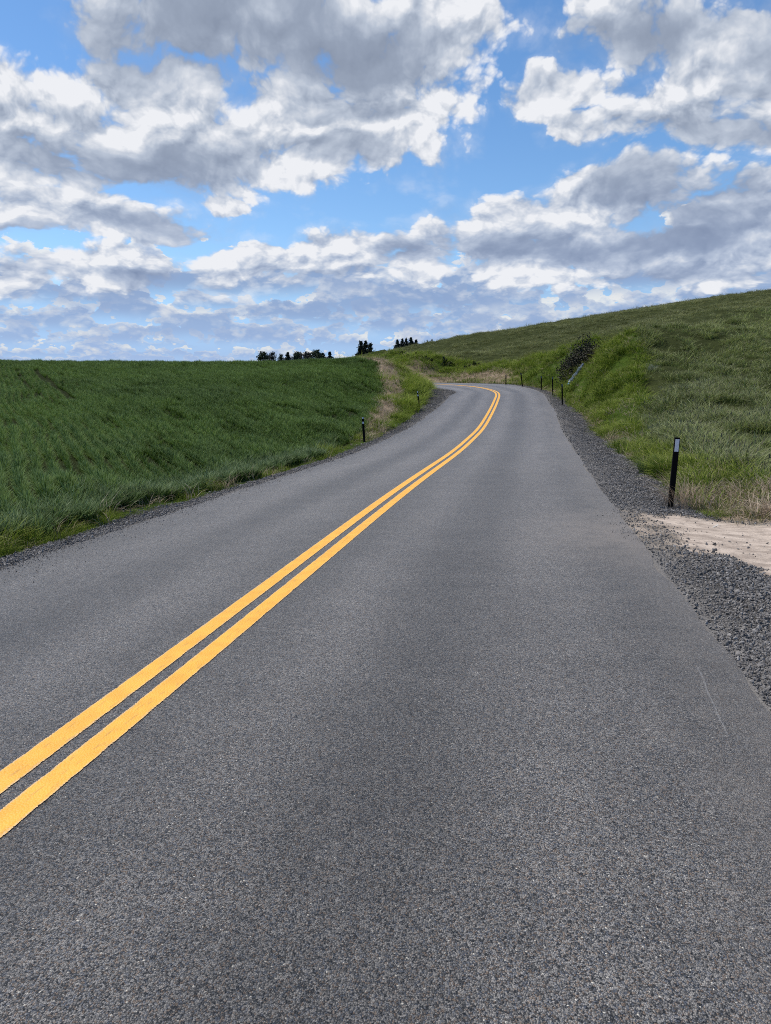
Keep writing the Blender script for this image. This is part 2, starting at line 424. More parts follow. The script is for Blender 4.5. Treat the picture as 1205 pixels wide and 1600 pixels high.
def new_mat(name):
    m = bpy.data.materials.new(name); m.use_nodes = True
    nt = m.node_tree; E.nt = nt
    b = nt.nodes['Principled BSDF']
    return m, nt, b
def pos_socket(nt):
    g = nt.nodes.new('ShaderNodeNewGeometry'); return g.outputs['Position']
def xyz(nt, sock):
    n = nt.nodes.new('ShaderNodeSeparateXYZ'); nt.links.new(sock, n.inputs[0]); return [E(n.outputs[i]) for i in range(3)]
def attr(nt, name, out='Fac'):
    n = nt.nodes.new('ShaderNodeAttribute'); n.attribute_name = name; return E(n.outputs[out])
def bump_to(nt, b, hgt, strength, dist):
    n = nt.nodes.new('ShaderNodeBump'); n.inputs['Strength'].default_value = strength; n.inputs['Distance'].default_value = dist
    nt.links.new(hgt.s, n.inputs['Height']); nt.links.new(n.outputs[0], b.inputs['Normal'])
def setc(nt, b, col):
    if isinstance(col, bpy.types.NodeSocket): nt.links.new(col, b.inputs['Base Color'])
    else: b.inputs['Base Color'].default_value = (*col, 1)

# ------------------------------------------------------------------ materials of the ground
def mat_ground():
    m, nt, b = new_mat('ground_soil')
    p = pos_socket(nt)
    n1 = noise(p, .8, 5, .6, '3D'); n2 = noise(p, 9., 4, .6, '3D'); n3 = noise(p, 60., 3, .6, '3D')
    mixn = (n1 * .4 + n2 * .4 + n3 * .3).ss(.35, .75)
    soil = mix(mixn, (.016, .016, .008), (.040, .045, .018))
    col = mix(attr(nt, 'verge'), soil, mix(mixn, (.020, .034, .006), (.055, .090, .014)))
    col = mix(attr(nt, 'wheat'), col, mix(mixn, (.008, .011, .004), (.026, .033, .012)))
    col = mix(attr(nt, 'crop'), col, mix(mixn, (.016, .020, .007), (.052, .062, .022)))
    col = mix(attr(nt, 'dry'), col, mix(mixn, (.09, .066, .045), (.34, .265, .19)))
    sv_ = voro(p, 38., '3D', out='Color'); sd_ = voro(p, 70., '3D')
    st = mix(E(nt.nodes[-1].outputs[0]) if False else sd_.ss(.1, .7), (.115, .108, .100), (.026, .025, .024))
    fine = mix(noise(p, 130., 3, .75, '3D').ss(.3, .7), (.060, .057, .054), (.25, .235, .22))
    st = mix(attr(nt, 'fines'), st, fine)
    col = mix(attr(nt, 'gravel'), col, st)
    x, y, z = xyz(nt, p)
    ruts = noise(comb(x * .8 + y * .1, y * 1.3 + x * .1, 0.), 3.0, 8, .70)
    dirtc = mix((ruts * .75 + n3 * .25 + (x - 4.2) * .03).ss(.36, .62), (.305, .248, .203), (.51, .425, .350))
    dirtc = mix(n2.ss(.54, .70) * .6, dirtc, (.15, .125, .108)); dirtc = mix(noise(p, 130., 3, .75, '3D').ss(.58, .68) * .35, dirtc, (.10, .09, .085))
    col = mix(attr(nt, 'dirt'), col, dirtc)
    setc(nt, b, col); b.inputs['Roughness'].default_value = 1.0; b.inputs['Specular IOR Level'].default_value = .02
    bump_to(nt, b, n2 * .6 + n3 * .3 + ruts * .3, .7, .04)
    return m

def mat_asphalt():
    m, nt, b = new_mat('chip_seal_asphalt')
    p = pos_socket(nt); x, y, z = xyz(nt, p)
    wp = nt.nodes.new('ShaderNodeVectorMath'); wp.operation = 'ADD'; nt.links.new(p, wp.inputs[0])
    wn = nt.nodes.new('ShaderNodeTexNoise'); wn.inputs['Scale'].default_value = 120.; nt.links.new(p, wn.inputs['Vector'])
    wsc = nt.nodes.new('ShaderNodeVectorMath'); wsc.operation = 'SCALE'; wsc.inputs['Scale'].default_value = .006; nt.links.new(wn.outputs['Color'], wsc.inputs[0]); nt.links.new(wsc.outputs[0], wp.inputs[1])
    v = E.nt.nodes.new('ShaderNodeTexVoronoi'); v.voronoi_dimensions = '2D'; v.inputs['Scale'].default_value = 180.
    nt.links.new(wp.outputs[0], v.inputs['Vector']); vd, vc = E(v.outputs['Distance']), xyz(nt, v.outputs['Color'])
    n4 = noise(p, 210., 3, .7, '3D')
    v2 = E.nt.nodes.new('ShaderNodeTexVoronoi'); v2.voronoi_dimensions = '2D'; v2.inputs['Scale'].default_value = 105.
    nt.links.new(wp.outputs[0], v2.inputs['Vector']); big = xyz(nt, v2.outputs['Color'])
    bigm = big[1].ss(.55, .62)                                            # about two in five chips are coarse ones
    chip = ((vc[0] - .5) * .9 * (1.0 - bigm * .6) + (big[0] - .5) * 1.0 * bigm + (n4 - .5) * 1.1 + .46).clamp()
    col = mix(chip, (.013, .013, .014), (.275, .266, .262))
    col = mix(vc[1].ss(.80, .90) * .65, col, (.17, .12, .085))            # brownish chips
    col = mix(vc[1].ss(.22, .10) * .6, col, (.07, .085, .12))            # bluish chips
    col = mix(vc[2].ss(.9945, .997), col, (.50, .48, .44))                # pale quartz chips
    col = mix(vd.ss(.40, .70) * .75, col, (.012, .012, .013))             # binder between the chips
    uv = nt.nodes.new('ShaderNodeUVMap'); uv.uv_map = 'UVMap'
    u_, s_, _ = xyz(nt, uv.outputs[0])                                   # u: metres from the yellow line, s: metres along
    n1 = noise(comb(u_ * .9, s_ * .16), 1.3, 5, .6); n2 = noise(comb(u_ * .5, s_ * 2.4), 1.0, 5, .6); n3 = noise(comb(u_, s_), 3.2, 4, .6)
    def track(c, w): return (1.0 - E.op('ABSOLUTE', u_ - c) / w).max(0.0).ss(0, 1)
    tr = track(-2.15, .75) + track(-.75, .5) + track(.75, .55) + track(2.35, .7)
    oil = track(1.5, .55) + track(-1.45, .5)
    shade = .97 + tr * .30 * (n1 + .35) - oil * .15 * (n1 + .5) + (n1 - .5) * .5 + (n2 - .5) * .35 + (n3 - .5) * .3
    col = mix(1.0, col, comb(shade * 1.08, shade * 1.035, shade * .955), 'MULTIPLY')
    dust = (E.op('ABSOLUTE', u_ + .15) + (n3 - .5) * .9 + (n1 - .5) * .8).ss(2.75, 3.5)
    col = mix(dust * .30, col, (.20, .175, .15))
    # dirt carried on to the road at the farm track
    mud = (1.0 - E.op('ABSOLUTE', s_ - 7.1) / 2.3).max(0.0).ss(0, .8) * u_.ss(1.6, 3.3) * (n3 + n2 - .35).clamp()
    col = mix(mud * .6, col, (.25, .21, .175))
    # one pale scrape
    a0, a1 = on_level(1086, 1048, 0.), on_level(1138, 1172, 0.); dv = (a1 - a0); L = float(np.hypot(*dv)); dv = dv / L
    tt = (x - a0[0]) * dv[0] + (y - a0[1]) * dv[1]; pp = (x - a0[0]) * -dv[1] + (y - a0[1]) * dv[0] + (n3 - .5) * .03
    scr = (1.0 - E.op('ABSOLUTE', pp) / .007).max(0.0).ss(0, .6) * tt.ss(0, .1) * (L - tt).ss(0, .1) * (n4 * 1.8 - .4).clamp()
    col = mix(scr * .7, col, (.34, .33, .32))
    setc(nt, b, col)
    b.inputs['Roughness'].default_value = .5; b.inputs['Specular IOR Level'].default_value = .5
    bump_to(nt, b, (0.62 - vd) * .7 + n4 * .8 + vc[0] * .3, 1.0, .007)
    return m

def mat_paint():
    m, nt, b = new_mat('yellow_road_paint')
    p = pos_socket(nt)
    uv = nt.nodes.new('ShaderNodeUVMap'); uv.uv_map = 'UVMap'
    u_, s_, _ = xyz(nt, uv.outputs[0])
    v = voro(p, 92., '2D'); n = noise(p, 6., 4, .6, '3D'); nf = noise(p, 140., 2, .6, '3D')
    nb = noise(comb(u_ * 9., s_ * 1.4), 5.0, 4, .6)
    col = mix(n.ss(.3, .7), (.70, .335, .022), (.79, .40, .034))
    col = mix((nb.ss(.56, .72)) * .5, col, (.42, .21, .04))
    col = mix(nf.ss(.62, .74) * .3, col, (.85, .60, .25))
    edge = E.op('ABSOLUTE', attr(nt, 'edge'))
    col = mix((edge + (nb - .5) * .35 + (nf - .5) * .4).ss(.80, 1.02) * .75, col, (.55, .42, .27))
    setc(nt, b, col); b.inputs['Roughness'].default_value = .6
    bump_to(nt, b, (0.6 - v) + nb * .4, .55, .004)
    # worn ragged rim: holes where the chips show through
    tr = nt.nodes.new('ShaderNodeBsdfTransparent'); mx = nt.nodes.new('ShaderNodeMixShader')
    hole = (edge + (v - .4) * .12 + (nb - .5) * .26).ss(.97, .99)
    nt.links.new(hole.s, mx.inputs[0]); nt.links.new(b.outputs[0], mx.inputs[1]); nt.links.new(tr.outputs[0], mx.inputs[2])
    nt.links.new(mx.outputs[0], nt.nodes['Material Output'].inputs[0])
    return m

M_GROUND, M_ROAD, M_PAINT = mat_ground(), mat_asphalt(), mat_paint()

# ------------------------------------------------------------------ ground sheet
def build_ground():
    az = np.concatenate([np.linspace(-180, -50, 34)[:-1], np.linspace(-50, 60, 490), np.linspace(60, 180, 34)[1:-1]])
    rr = np.concatenate([np.geomspace(.7, 220, 400), np.geomspace(220, 3500, 36)[1:]])
    A, Rr = np.meshgrid(np.radians(az), rr)
    X, Y = (np.sin(A) * Rr).ravel(), (np.cos(A) * Rr).ravel()
    zn = zones(X, Y); Z = height(X, Y, zn)
    na, nr = len(az), len(rr)
    Z = np.where(Rr.ravel() > 900, np.minimum(Z, 15) * 0 + 14.0, Z)
    V = np.stack([X, Y, Z], 1)
    V = np.vstack([V, [[0, 0, height([0], [0])[0]]]])
    i = np.arange(nr - 1)[:, None] * na; j = np.arange(na)[None]; j2 = (j + 1) % na
    F = np.stack([(i + j), (i + j2), (i + na + j2), (i + na + j)], -1).reshape(-1, 4)[:, ::-1]
    me = bpy.data.meshes.new('ground')
    c = len(V) - 1
    cap = [(int(a), int((a + 1) % na), c) for a in range(na)]
    me.from_pydata(V.tolist(), [], F.tolist() + cap); me.update(); me.shade_smooth()
    for k in ('gravel', 'dirt', 'wheat', 'verge', 'dry', 'crop', 'fines'):
        at = me.attributes.new(k, 'FLOAT', 'POINT'); at.data.foreach_set('value', np.append(zn[k], 1.0 if k == 'gravel' else 0.0).astype(np.float32))
    me.materials.append(M_GROUND)
    o = bpy.data.objects.new('ground', me); COL.objects.link(o); tag(o, kind='structure')
build_ground()

# ------------------------------------------------------------------ road and its double yellow line
def strip(name, offs, s0, s1, lift, mat, wob=None, step=1, vis=None):
    idx = np.where((RS >= s0) & (RS <= s1))[0][::step]
    offs = np.asarray(offs, float); V, UV, ED = [], [], []
    mid, half = (offs[0] + offs[-1]) / 2, (offs[-1] - offs[0]) / 2
    for i in idx:
        for o in offs:
            oo = o + (wob(RS[i], o) if wob else 0)
            q = RP[i] + RN[i] * oo
            V.append((q[0], q[1], q[2] + lift)); UV.append((oo, RS[i])); ED.append((o - mid) / half)
    n = len(offs); F = []
    for r in range(len(idx) - 1):
        for k in range(n - 1):
            F.append((r * n + k, r * n + k + 1, (r + 1) * n + k + 1, (r + 1) * n + k))
    o = mesh_obj(name, V, F, mat, smooth=True)
    uvl = o.data.uv_layers.new(name='UVMap'); vi = np.empty(len(o.data.loops), np.int32); o.data.loops.foreach_get('vertex_index', vi)
    uvl.data.foreach_set('uv', np.array(UV, np.float32)[vi].ravel())
    at = o.data.attributes.new('edge', 'FLOAT', 'POINT'); at.data.foreach_set('value', np.array(ED, np.float32))
    return o
def ragged(s, o):
    if abs(o) < 2.9: return 0
    k = 1 if o > 0 else -1
    return k * (float(vnoise(np.array([s * 1.7]), np.array([k * 3.]), 4)[0]) - .5) * .07 + k * (float(vnoise(np.array([s * .35]), np.array([k * 9.]), 6)[0]) - .5) * .05
road = strip('road', [-WL, -WL + .08, -2.4, -1.5, -.6, 0, .6, 1.5, 2.6, WR - .08, WR], -40, 124, 0.0, M_ROAD, ragged)
tag(road, kind='structure')
LW, GAP = .128, .042
tag(strip('road_marking', [-GAP - LW - .008, -GAP - LW * .5, -GAP], -40, 120, .004, M_PAINT), kind='structure')
tag(strip('road_marking', [GAP, GAP + LW * .5, GAP + LW + .008], -40, 120, .004, M_PAINT), kind='structure')

# ------------------------------------------------------------------ scattered ground cover (stuff)
def mat_leaf(name, c_dark, c_light, c_tip=None, trans=.35, patch=.25, rough=.65, spec=.07, dryer=False, scale2=.12, tip_from=.55):
    """leaf: colour varies from tuft to tuft and in patches over the field; light shines through"""
    m, nt, b = new_mat(name)
    oi = nt.nodes.new('ShaderNodeObjectInfo'); rnd = E(oi.outputs['Random'])
    p = pos_socket(nt)
    n = noise(p, patch, 4, .6, '3D'); nl = noise(p, scale2, 3, .5, '3D')
    f = (rnd * .45 + attr(nt, 'b') * .75 + (n - .5) * 1.3 + (nl - .5) * 1.2 - .08).clamp()
    col = mix(f, c_dark, c_light)
    if dryer:
        px_, py_, _z = xyz(nt, p)
        col = mix((py_ - px_ * 1.05 - 34.2 + (nl - .5) * 8.).ss(-1., 5.) * .38, col, mix(f, (.05, .055, .018), (.27, .25, .12)))
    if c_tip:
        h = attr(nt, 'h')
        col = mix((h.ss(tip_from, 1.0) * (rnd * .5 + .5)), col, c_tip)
    setc(nt, b, col); b.inputs['Roughness'].default_value = rough; b.inputs['Specular IOR Level'].default_value = spec
    t = nt.nodes.new('ShaderNodeBsdfTranslucent'); nt.links.new(col if isinstance(col, bpy.types.NodeSocket) else col, t.inputs[0])
    mx = nt.nodes.new('ShaderNodeMixShader'); mx.inputs[0].default_value = trans
    nt.links.new(b.outputs[0], mx.inputs[1]); nt.links.new(t.outputs[0], mx.inputs[2])
    nt.links.new(mx.outputs[0], nt.nodes['Material Output'].inputs[0])
    return m

def tuft_mesh(name, mat, n=14, h=.36, w=.011, spread=.10, bend=.5, seed=0, segs=3, hv=.35, heads=0, head_mat=None, lean=(0, 0)):
    r = np.random.default_rng(seed); V, F, H, MI, B = [], [], [], [], []
    for i in range(n):
        bb = r.uniform(0, 1) ** 1.3
        a = r.uniform(0, 2 * math.pi); rad = spread * math.sqrt(r.uniform(0, 1)); bx, by = rad * math.cos(a), rad * math.sin(a)
        hh = h * r.uniform(1 - hv, 1 + hv * .4); dirn = a + r.normal(0, .9); bd = bend * r.uniform(.3, 1.3); ww = w * r.uniform(.7, 1.3)
        side = np.array([-math.sin(dirn + r.uniform(-.6, .6)), math.cos(dirn), 0])
        base = len(V)
        for k in range(segs + 1):
            t = k / segs
            x = bd * hh * t * t * .9
            z = hh * (t - .28 * bd * t ** 3)
            c = np.array([bx + math.cos(dirn) * x + lean[0] * t * t * hh, by + math.sin(dirn) * x + lean[1] * t * t * hh, z])
            wd = ww * (1 - t ** 1.7) * .5 + .0004
            if k == 0: wd = ww * .35
            V += [c - side * wd, c + side * wd]; H += [t, t]
        for k in range(segs):
            q = base + 2 * k; F.append((q, q + 1, q + 3, q + 2)); MI.append(0)
        if i < heads:
            tip = (V[-1] + V[-2]) / 2; L = h * .16; base = len(V)
            dv = np.array([math.cos(dirn) * .4, math.sin(dirn) * .4, .9]); sv2 = np.array([-math.sin(dirn), math.cos(dirn), 0]) * h * .022
            V += [tip - sv2, tip + sv2, tip + dv * L * .6 + sv2 * .8, tip + dv * L, tip + dv * L * .6 - sv2 * .8]; H += [1] * 5
            F += [(base, base + 1, base + 2, base + 4), (base + 4, base + 2, base + 3)]; MI += [1, 1]
        B += [bb] * (len(V) - len(B))
    me = bpy.data.meshes.new(name); me.from_pydata([tuple(v) for v in V], [], F); me.update()
    at = me.attributes.new('h', 'FLOAT', 'POINT'); at.data.foreach_set('value', np.array(H, np.float32))
    at = me.attributes.new('b', 'FLOAT', 'POINT'); at.data.foreach_set('value', np.array(B, np.float32))
    me.materials.append(mat)
    if head_mat: me.materials.append(head_mat); me.polygons.foreach_set('material_index', np.array(MI, np.int32))
    return bpy.data.objects.new(name, me)

def stone_mesh(name, mat, seed=0, sub=1):
    r = np.random.default_rng(seed); bm = bmesh.new(); bmesh.ops.create_icosphere(bm, subdivisions=sub, radius=.5)
    pl = [(Vector(r.normal(0, 1, 3)).normalized(), r.uniform(.22, .42)) for _ in range(9)]
    s = (r.uniform(.8, 1.3), r.uniform(.7, 1.0), r.uniform(.5, .8))
    for v in bm.verts:
        for nrm, dd in pl:
            k = v.co.dot(nrm) - dd
            if k > 0: v.co -= nrm * k
        v.co = Vector((v.co.x * s[0], v.co.y * s[1], v.co.z * s[2]))
    me = bpy.data.meshes.new(name); bm.to_mesh(me); bm.free(); me.materials.append(mat)
    return bpy.data.objects.new(name, me)

def scatter(name, P, rot, scl, protos, label_kind='stuff', tagname=None):
    pc = bpy.data.collections.new(name + '_kinds')
    for q in protos: pc.objects.link(q)
    n = len(P)
    me = bpy.data.meshes.new(name); me.vertices.add(n); me.vertices.foreach_set('co', P.astype(np.float32).ravel())
    for k, v in (('rot', rot), ('scl', scl)):
        a = me.attributes.new(k, 'FLOAT_VECTOR', 'POINT'); a.data.foreach_set('vector', v.astype(np.float32).ravel())
    a = me.attributes.new('kidx', 'INT', 'POINT'); a.data.foreach_set('value', RNG.integers(0, len(protos), n).astype(np.int32))
    o = bpy.data.objects.new(name, me); COL.objects.link(o)
    ng = bpy.data.node_groups.new(name + '_nodes', 'GeometryNodeTree')
    ng.interface.new_socket('Geometry', in_out='INPUT', socket_type='NodeSocketGeometry')
    ng.interface.new_socket('Geometry', in_out='OUTPUT', socket_type='NodeSocketGeometry')
    N, L = ng.nodes, ng.links
    gi, go = N.new('NodeGroupInput'), N.new('NodeGroupOutput')
    iop = N.new('GeometryNodeInstanceOnPoints'); ci = N.new('GeometryNodeCollectionInfo')
    ci.inputs['Collection'].default_value = pc; ci.inputs['Separate Children'].default_value = True; ci.inputs['Reset Children'].default_value = True
    def na(nm, t):
        q = N.new('GeometryNodeInputNamedAttribute'); q.data_type = t; q.inputs['Name'].default_value = nm
        return next(s for s in q.outputs if s.enabled and s.name == 'Attribute')
    e2r = N.new('FunctionNodeEulerToRotation'); L.new(na('rot', 'FLOAT_VECTOR'), e2r.inputs[0])
    L.new(gi.outputs[0], iop.inputs['Points']); L.new(ci.outputs[0], iop.inputs['Instance'])
    iop.inputs['Pick Instance'].default_value = True
    L.new(na('kidx', 'INT'), iop.inputs['Instance Index']); L.new(e2r.outputs[0], iop.inputs['Rotation']); L.new(na('scl', 'FLOAT_VECTOR'), iop.inputs['Scale'])
    L.new(iop.outputs[0], go.inputs[0])
    md = o.modifiers.new('scatter', 'NODES'); md.node_group = ng
    return tag(o, kind='stuff')

def sample_polar(n, az0, az1, r0, r1, power):
    """random plan points, density ~ 1/r**power in area"""
    az = np.radians(RNG.uniform(az0, az1, n)); u = RNG.uniform(0, 1, n); e = 2 - power
    r = (r0 ** e + u * (r1 ** e - r0 ** e)) ** (1 / e) if abs(e) > 1e-3 else r0 * (r1 / r0) ** u
    return np.sin(az) * r, np.cos(az) * r, r

def place(X, Y, weight_of, jitter=.2, extra=None):
    zn = zones(X, Y); w = weight_of(zn); keep = RNG.uniform(0, 1, len(X)) < w
    X, Y = X[keep], Y[keep]; zn = {k: v[keep] for k, v in zn.items()}
    return X, Y, height(X, Y, zn), zn

def rots(n, tilt=.18):
    return np.stack([RNG.normal(0, tilt, n), RNG.normal(0, tilt, n), RNG.uniform(0, 2 * math.pi, n)], 1)

# ---- wheat on the left
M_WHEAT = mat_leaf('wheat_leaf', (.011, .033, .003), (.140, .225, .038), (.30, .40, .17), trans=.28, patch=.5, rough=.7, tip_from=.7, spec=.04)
wheat = [tuft_mesh('wheat_tuft', M_WHEAT, n=10, h=.31, w=.015, spread=.028, bend=.42, seed=s, segs=4) for s in range(5)]
X, Y, r = sample_polar(230000, -46, 4, 4.5, 90, 1.2)
pr, al = X * .88 + Y * .47, X * .47 - Y * .88                                # across and along the drill rows
wav = (fnoise(X, Y, .12, 12) - .5) * .8
PITCH_ROW = .30
snap = np.round((pr + wav) / PITCH_ROW) * PITCH_ROW - wav + RNG.normal(0, .013, len(X))
X, Y = X + (snap - pr) * .88, Y + (snap - pr) * .47
pr, r = snap, np.hypot(X, Y)
bare = vnoise(pr * 3.1, al * .42, 41); bare2 = vnoise(pr * 1.3, al * .2, 42)
tram = ((np.abs(pr - 3.45) < .22) | (np.abs(pr - 2.2) < .18) & (fnoise(al, al, .5, 3) > .45) | (np.abs(pr + 1.6) < .15) & (fnoise(al, al, .5, 4) > .5)) & (Y > 32) & (X < -10) & (r < 62)
patch = ((X + 1.9) ** 2 / .6 + (Y - 33.5) ** 2 / 5) < 1
tram = tram | (patch & (fnoise(X, Y, 2., 8) > .4))
X, Y, Z, zn = place(X, Y, lambda z: np.where(tram, .0, np.where(bare < .17 + .16 * (bare2 - .45), .25, 1.0)) * (z['wheat'] > .5))
r = np.hypot(X, Y); n = len(X)
s = RNG.uniform(.75, 1.15, n) * (.72 + .42 * vnoise((X * .88 + Y * .47) * 3.1, (X * .47 - Y * .88) * .42, 41)) * np.interp(zn['dl'] - 0, [.8, 1.5, 3], [.85, 1.1, 1.0]); ws = s * np.interp(r, [6, 25, 80], [1, 1.15, 1.7])
scatter('wheat_crop', np.stack([X, Y, Z - .02], 1), rots(n), np.stack([ws, ws, s * np.interp(r, [20, 80], [1, 1.25])], 1), wheat)

M_FRINGE = mat_leaf('wheat_fringe_leaf', (.012, .028, .006), (.125, .20, .055), (.30, .38, .19), trans=.28, patch=.8, rough=.5, tip_from=.6, spec=.08)
fringe = [tuft_mesh('fringe_tuft', M_FRINGE, n=13, h=.33, w=.017, spread=.07, bend=.5, seed=15 + s_, segs=4, lean=(.25, .0)) for s_ in range(4)]
X, Y, r = sample_polar(60000, -46, -4, 4.5, 27, 1.3)
X, Y, Z, zn = place(X, Y, lambda z: (z['wheat'] > .5) * sstep(1.7, .9, z['dl']) * (z['st'] < 24) * .8)
r = np.hypot(X, Y); n = len(X); s = RNG.uniform(.75, 1.15, n)
scatter('wheat_fringe', np.stack([X, Y, Z - .02], 1), rots(n), np.stack([s, s, s], 1), fringe)

# ---- verge grass, both sides and beyond the bend
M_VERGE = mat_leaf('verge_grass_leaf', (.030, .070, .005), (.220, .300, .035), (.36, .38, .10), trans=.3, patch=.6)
verge = [tuft_mesh('verge_tuft', M_VERGE, n=16, h=.26, w=.009, spread=.11, bend=.9, seed=20 + s, lean=(.25, -.1)) for s in range(5)]
X, Y, r = sample_polar(330000, -46, 42, 4.5, 125, 1.45)
vn = fnoise(X, Y, .9, 51)
X, Y, Z, zn = place(X, Y, lambda z: ((z['verge'] + z['dry'] * .35 * sstep(.40, .62, vn)) * np.where(vn > .30, 1, .35)) * (z['st'] < 122))
r = np.hypot(X, Y); n = len(X)
s = RNG.uniform(.6, 1.25, n) * (.35 + 1.15 * sstep(.3, .7, fnoise(X, Y, .9, 61))) * np.interp(zn['dl'], [-1, 0, .6, 1.0], [1, .4, .45, 1]); ws = s * np.interp(r, [8, 25, 90], [1, 1.4, 3.2])
scatter('verge_grass', np.stack([X, Y, Z - .02], 1), rots(n, .25), np.stack([ws, ws, s * np.interp(r, [20, 90], [1, 1.3])], 1), verge)

# ---- straw-dry grass
M_DRY = mat_leaf('dry_grass_leaf', (.22, .16, .11), (.52, .41, .30), (.62, .52, .40), trans=.25, patch=.8)
M_DRYG = mat_leaf('seeding_grass_leaf', (.07, .085, .03), (.17, .17, .07), (.30, .22, .16), trans=.3, patch=.8)
dry = [tuft_mesh('dry_tuft', M_DRY if s % 3 else M_DRYG, n=15, h=.27, w=.006, spread=.11, bend=1.0, seed=40 + s) for s in range(6)]
X, Y, r = sample_polar(240000, -46, 42, 4.5, 110, 1.5)
X, Y, Z, zn = place(X, Y, lambda z: z['dry'] * .5 + z['verge'] * np.where(z['dr'] > 0, .10, .05))
r = np.hypot(X, Y); n = len(X)
s = RNG.uniform(.5, 1.2, n); ws = s * np.interp(r, [8, 25, 90], [1, 1.4, 2.8])
scatter('dry_grass', np.stack([X, Y, Z - .02], 1), rots(n, .3), np.stack([ws, ws, s], 1), dry)

# ---- grey-green crop on the right hill
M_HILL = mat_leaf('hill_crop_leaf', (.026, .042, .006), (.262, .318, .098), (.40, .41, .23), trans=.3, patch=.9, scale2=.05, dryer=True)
M_HEAD = mat_leaf('hill_crop_head', (.12, .115, .07), (.20, .19, .12), None, trans=.2, patch=.35)
hill = [tuft_mesh('hill_tuft', M_HILL, n=15, h=.34, w=.014, spread=.15, bend=.8, seed=60 + s, heads=2, head_mat=M_HEAD, lean=(-.2, -.1)) for s in range(6)]
X, Y, r = sample_polar(190000, -2, 46, 8, 240, 1.4)
hn = fnoise(X, Y, 1.25, 78, 2); cn = fnoise(X, Y * .75, .95, 71); c2 = fnoise(X * .3, Y, .22, 75)
X, Y, Z, zn = place(X, Y, lambda z: (z['crop'] > .45) * (hn > .31) * np.clip((cn - .36) * 4.0 + .2, .12, 1) * np.clip((c2 - np.where(r > 70, .44, .30)) * 8 + .2, np.where(r > 70, .25, .45), 1))
r = np.hypot(X, Y); n = len(X)
s = RNG.uniform(.7, 1.15, n) * np.where(Y - X * 1.05 > 35, .8, 1.05) * (.45 + .95 * sstep(.36, .66, fnoise(X, Y * .75, .95, 71))); ws = s * np.interp(r, [10, 30, 150], [1, 1.3, 2.8])
scatter('hill_crop', np.stack([X, Y, Z - .03], 1), rots(n, .22), np.stack([ws, ws, s * np.interp(r, [30, 150], [1, .8])], 1), hill)

# ---- crushed stone on the shoulders
def mat_stone():
    m, nt, b = new_mat('crushed_basalt')
    oi = nt.nodes.new('ShaderNodeObjectInfo'); rnd = E(oi.outputs['Random']); p = pos_socket(nt)
    n = noise(p, 45., 3, .6, '3D'); nb = noise(p, .9, 3, .5, '3D')
    col = mix(rnd, (.027, .0255, .0250), (.215, .200, .188)); col = mix(rnd.ss(.86, .97) * .7, col, (.30, .285, .27)); col = mix((n - .35).clamp() * .6, col, (.15, .145, .14))
    col = mix(nb.ss(.35, .75) * .5, col, (.20, .175, .15))
    setc(nt, b, col); b.inputs['Roughness'].default_value = .75
    return m
M_STONE = mat_stone()
stones = [stone_mesh('stone', M_STONE, seed=s) for s in range(8)]
X, Y, r = sample_polar(2700000, -48, 58, 2.3, 75, 1.6)
dt = np.interp(X, DIRT_TOP[:, 0], DIRT_TOP[:, 1])
gn = fnoise(X, Y, 1.5, 91); gn2 = RNG.uniform(0, 1, len(X))
def wst(z):
    right = z['dr'] > 0; out = np.where(right, z['dr'], z['dl'])
    w = z['gravel'] * sstep(-.10, .15, out + (gn - .5) * .3)
    thin = right & (Y < dt) & (z['dr'] < .9) & (Y > 4.8)                     # fines, few stones close to the asphalt at the farm track
    w = w * np.where(thin, np.clip((gn - .35) * 2.5 + (z['dr'] - .25), .5, 1), 1)
    w = w * (1 - .75 * z['band']) + z['dirt'] * .006 + z['dirt'] * (1 - z['dirt']) * .6 + np.where(out < 0, np.exp(out / np.where(right & (Y < 13), .30, .14)) * .55, 0) * (gn + .2)
    w = w + (z['dry'] + z['verge']) * .05 * (np.minimum(z['dr'] % 90, z['dl'] % 90) < 2.2)
    return w * (np.abs(z['d']) < 14)
X, Y, Z, zn = place(X, Y, wst)
r = np.hypot(X, Y); n = len(X)
s = np.clip(np.exp(RNG.normal(math.log(.0155), .45, n)), .008, .046) * np.interp(r, [4, 12, 60], [1, 1.2, 2.4]) * np.where((zn['dr'] > .3) & (Y < 8), 1.25, 1.0)
on = (zn['dr'] < 0) & (zn['dl'] < 0)
s = np.where(on, np.clip(s * .55, .006, .02), s); Z = np.where(on, zn['zr'] + .002, Z)
scatter('gravel', np.stack([X, Y, Z + s * .12], 1), RNG.uniform(0, 6.28, (n, 3)), np.stack([s, s, s * .9], 1), stones)

# ------------------------------------------------------------------ delineator posts
def mat_plain(name, col, rough=.6, spec=.4, var=.0, vscale=20):
    m, nt, b = new_mat(name)
    if var:
        n = noise(pos_socket(nt), vscale, 4, .6, '3D')
        setc(nt, b, mix(n.ss(.3, .7), tuple(c * (1 - var) for c in col), tuple(c * (1 + var) for c in col)))
    else: setc(nt, b, col)
    b.inputs['Roughness'].default_value = rough; b.inputs['Specular IOR Level'].default_value = spec
    return m
M_POST = mat_plain('black_post_plastic', (.003, .003, .0033), .85, .1, .3)
def mat_reflector():
    m, nt, b = new_mat('white_reflector_sheet')
    p = pos_socket(nt); v = voro(p, 130., '3D'); n = noise(p, 14., 4, .6, '3D')
    col = mix(v.ss(.2, .6) * .25, (.74, .74, .76), (.54, .55, .58)); col = mix(n.ss(.55, .75) * .35, col, (.30, .29, .27))
    setc(nt, b, col); b.inputs['Roughness'].default_value = .4
    return m
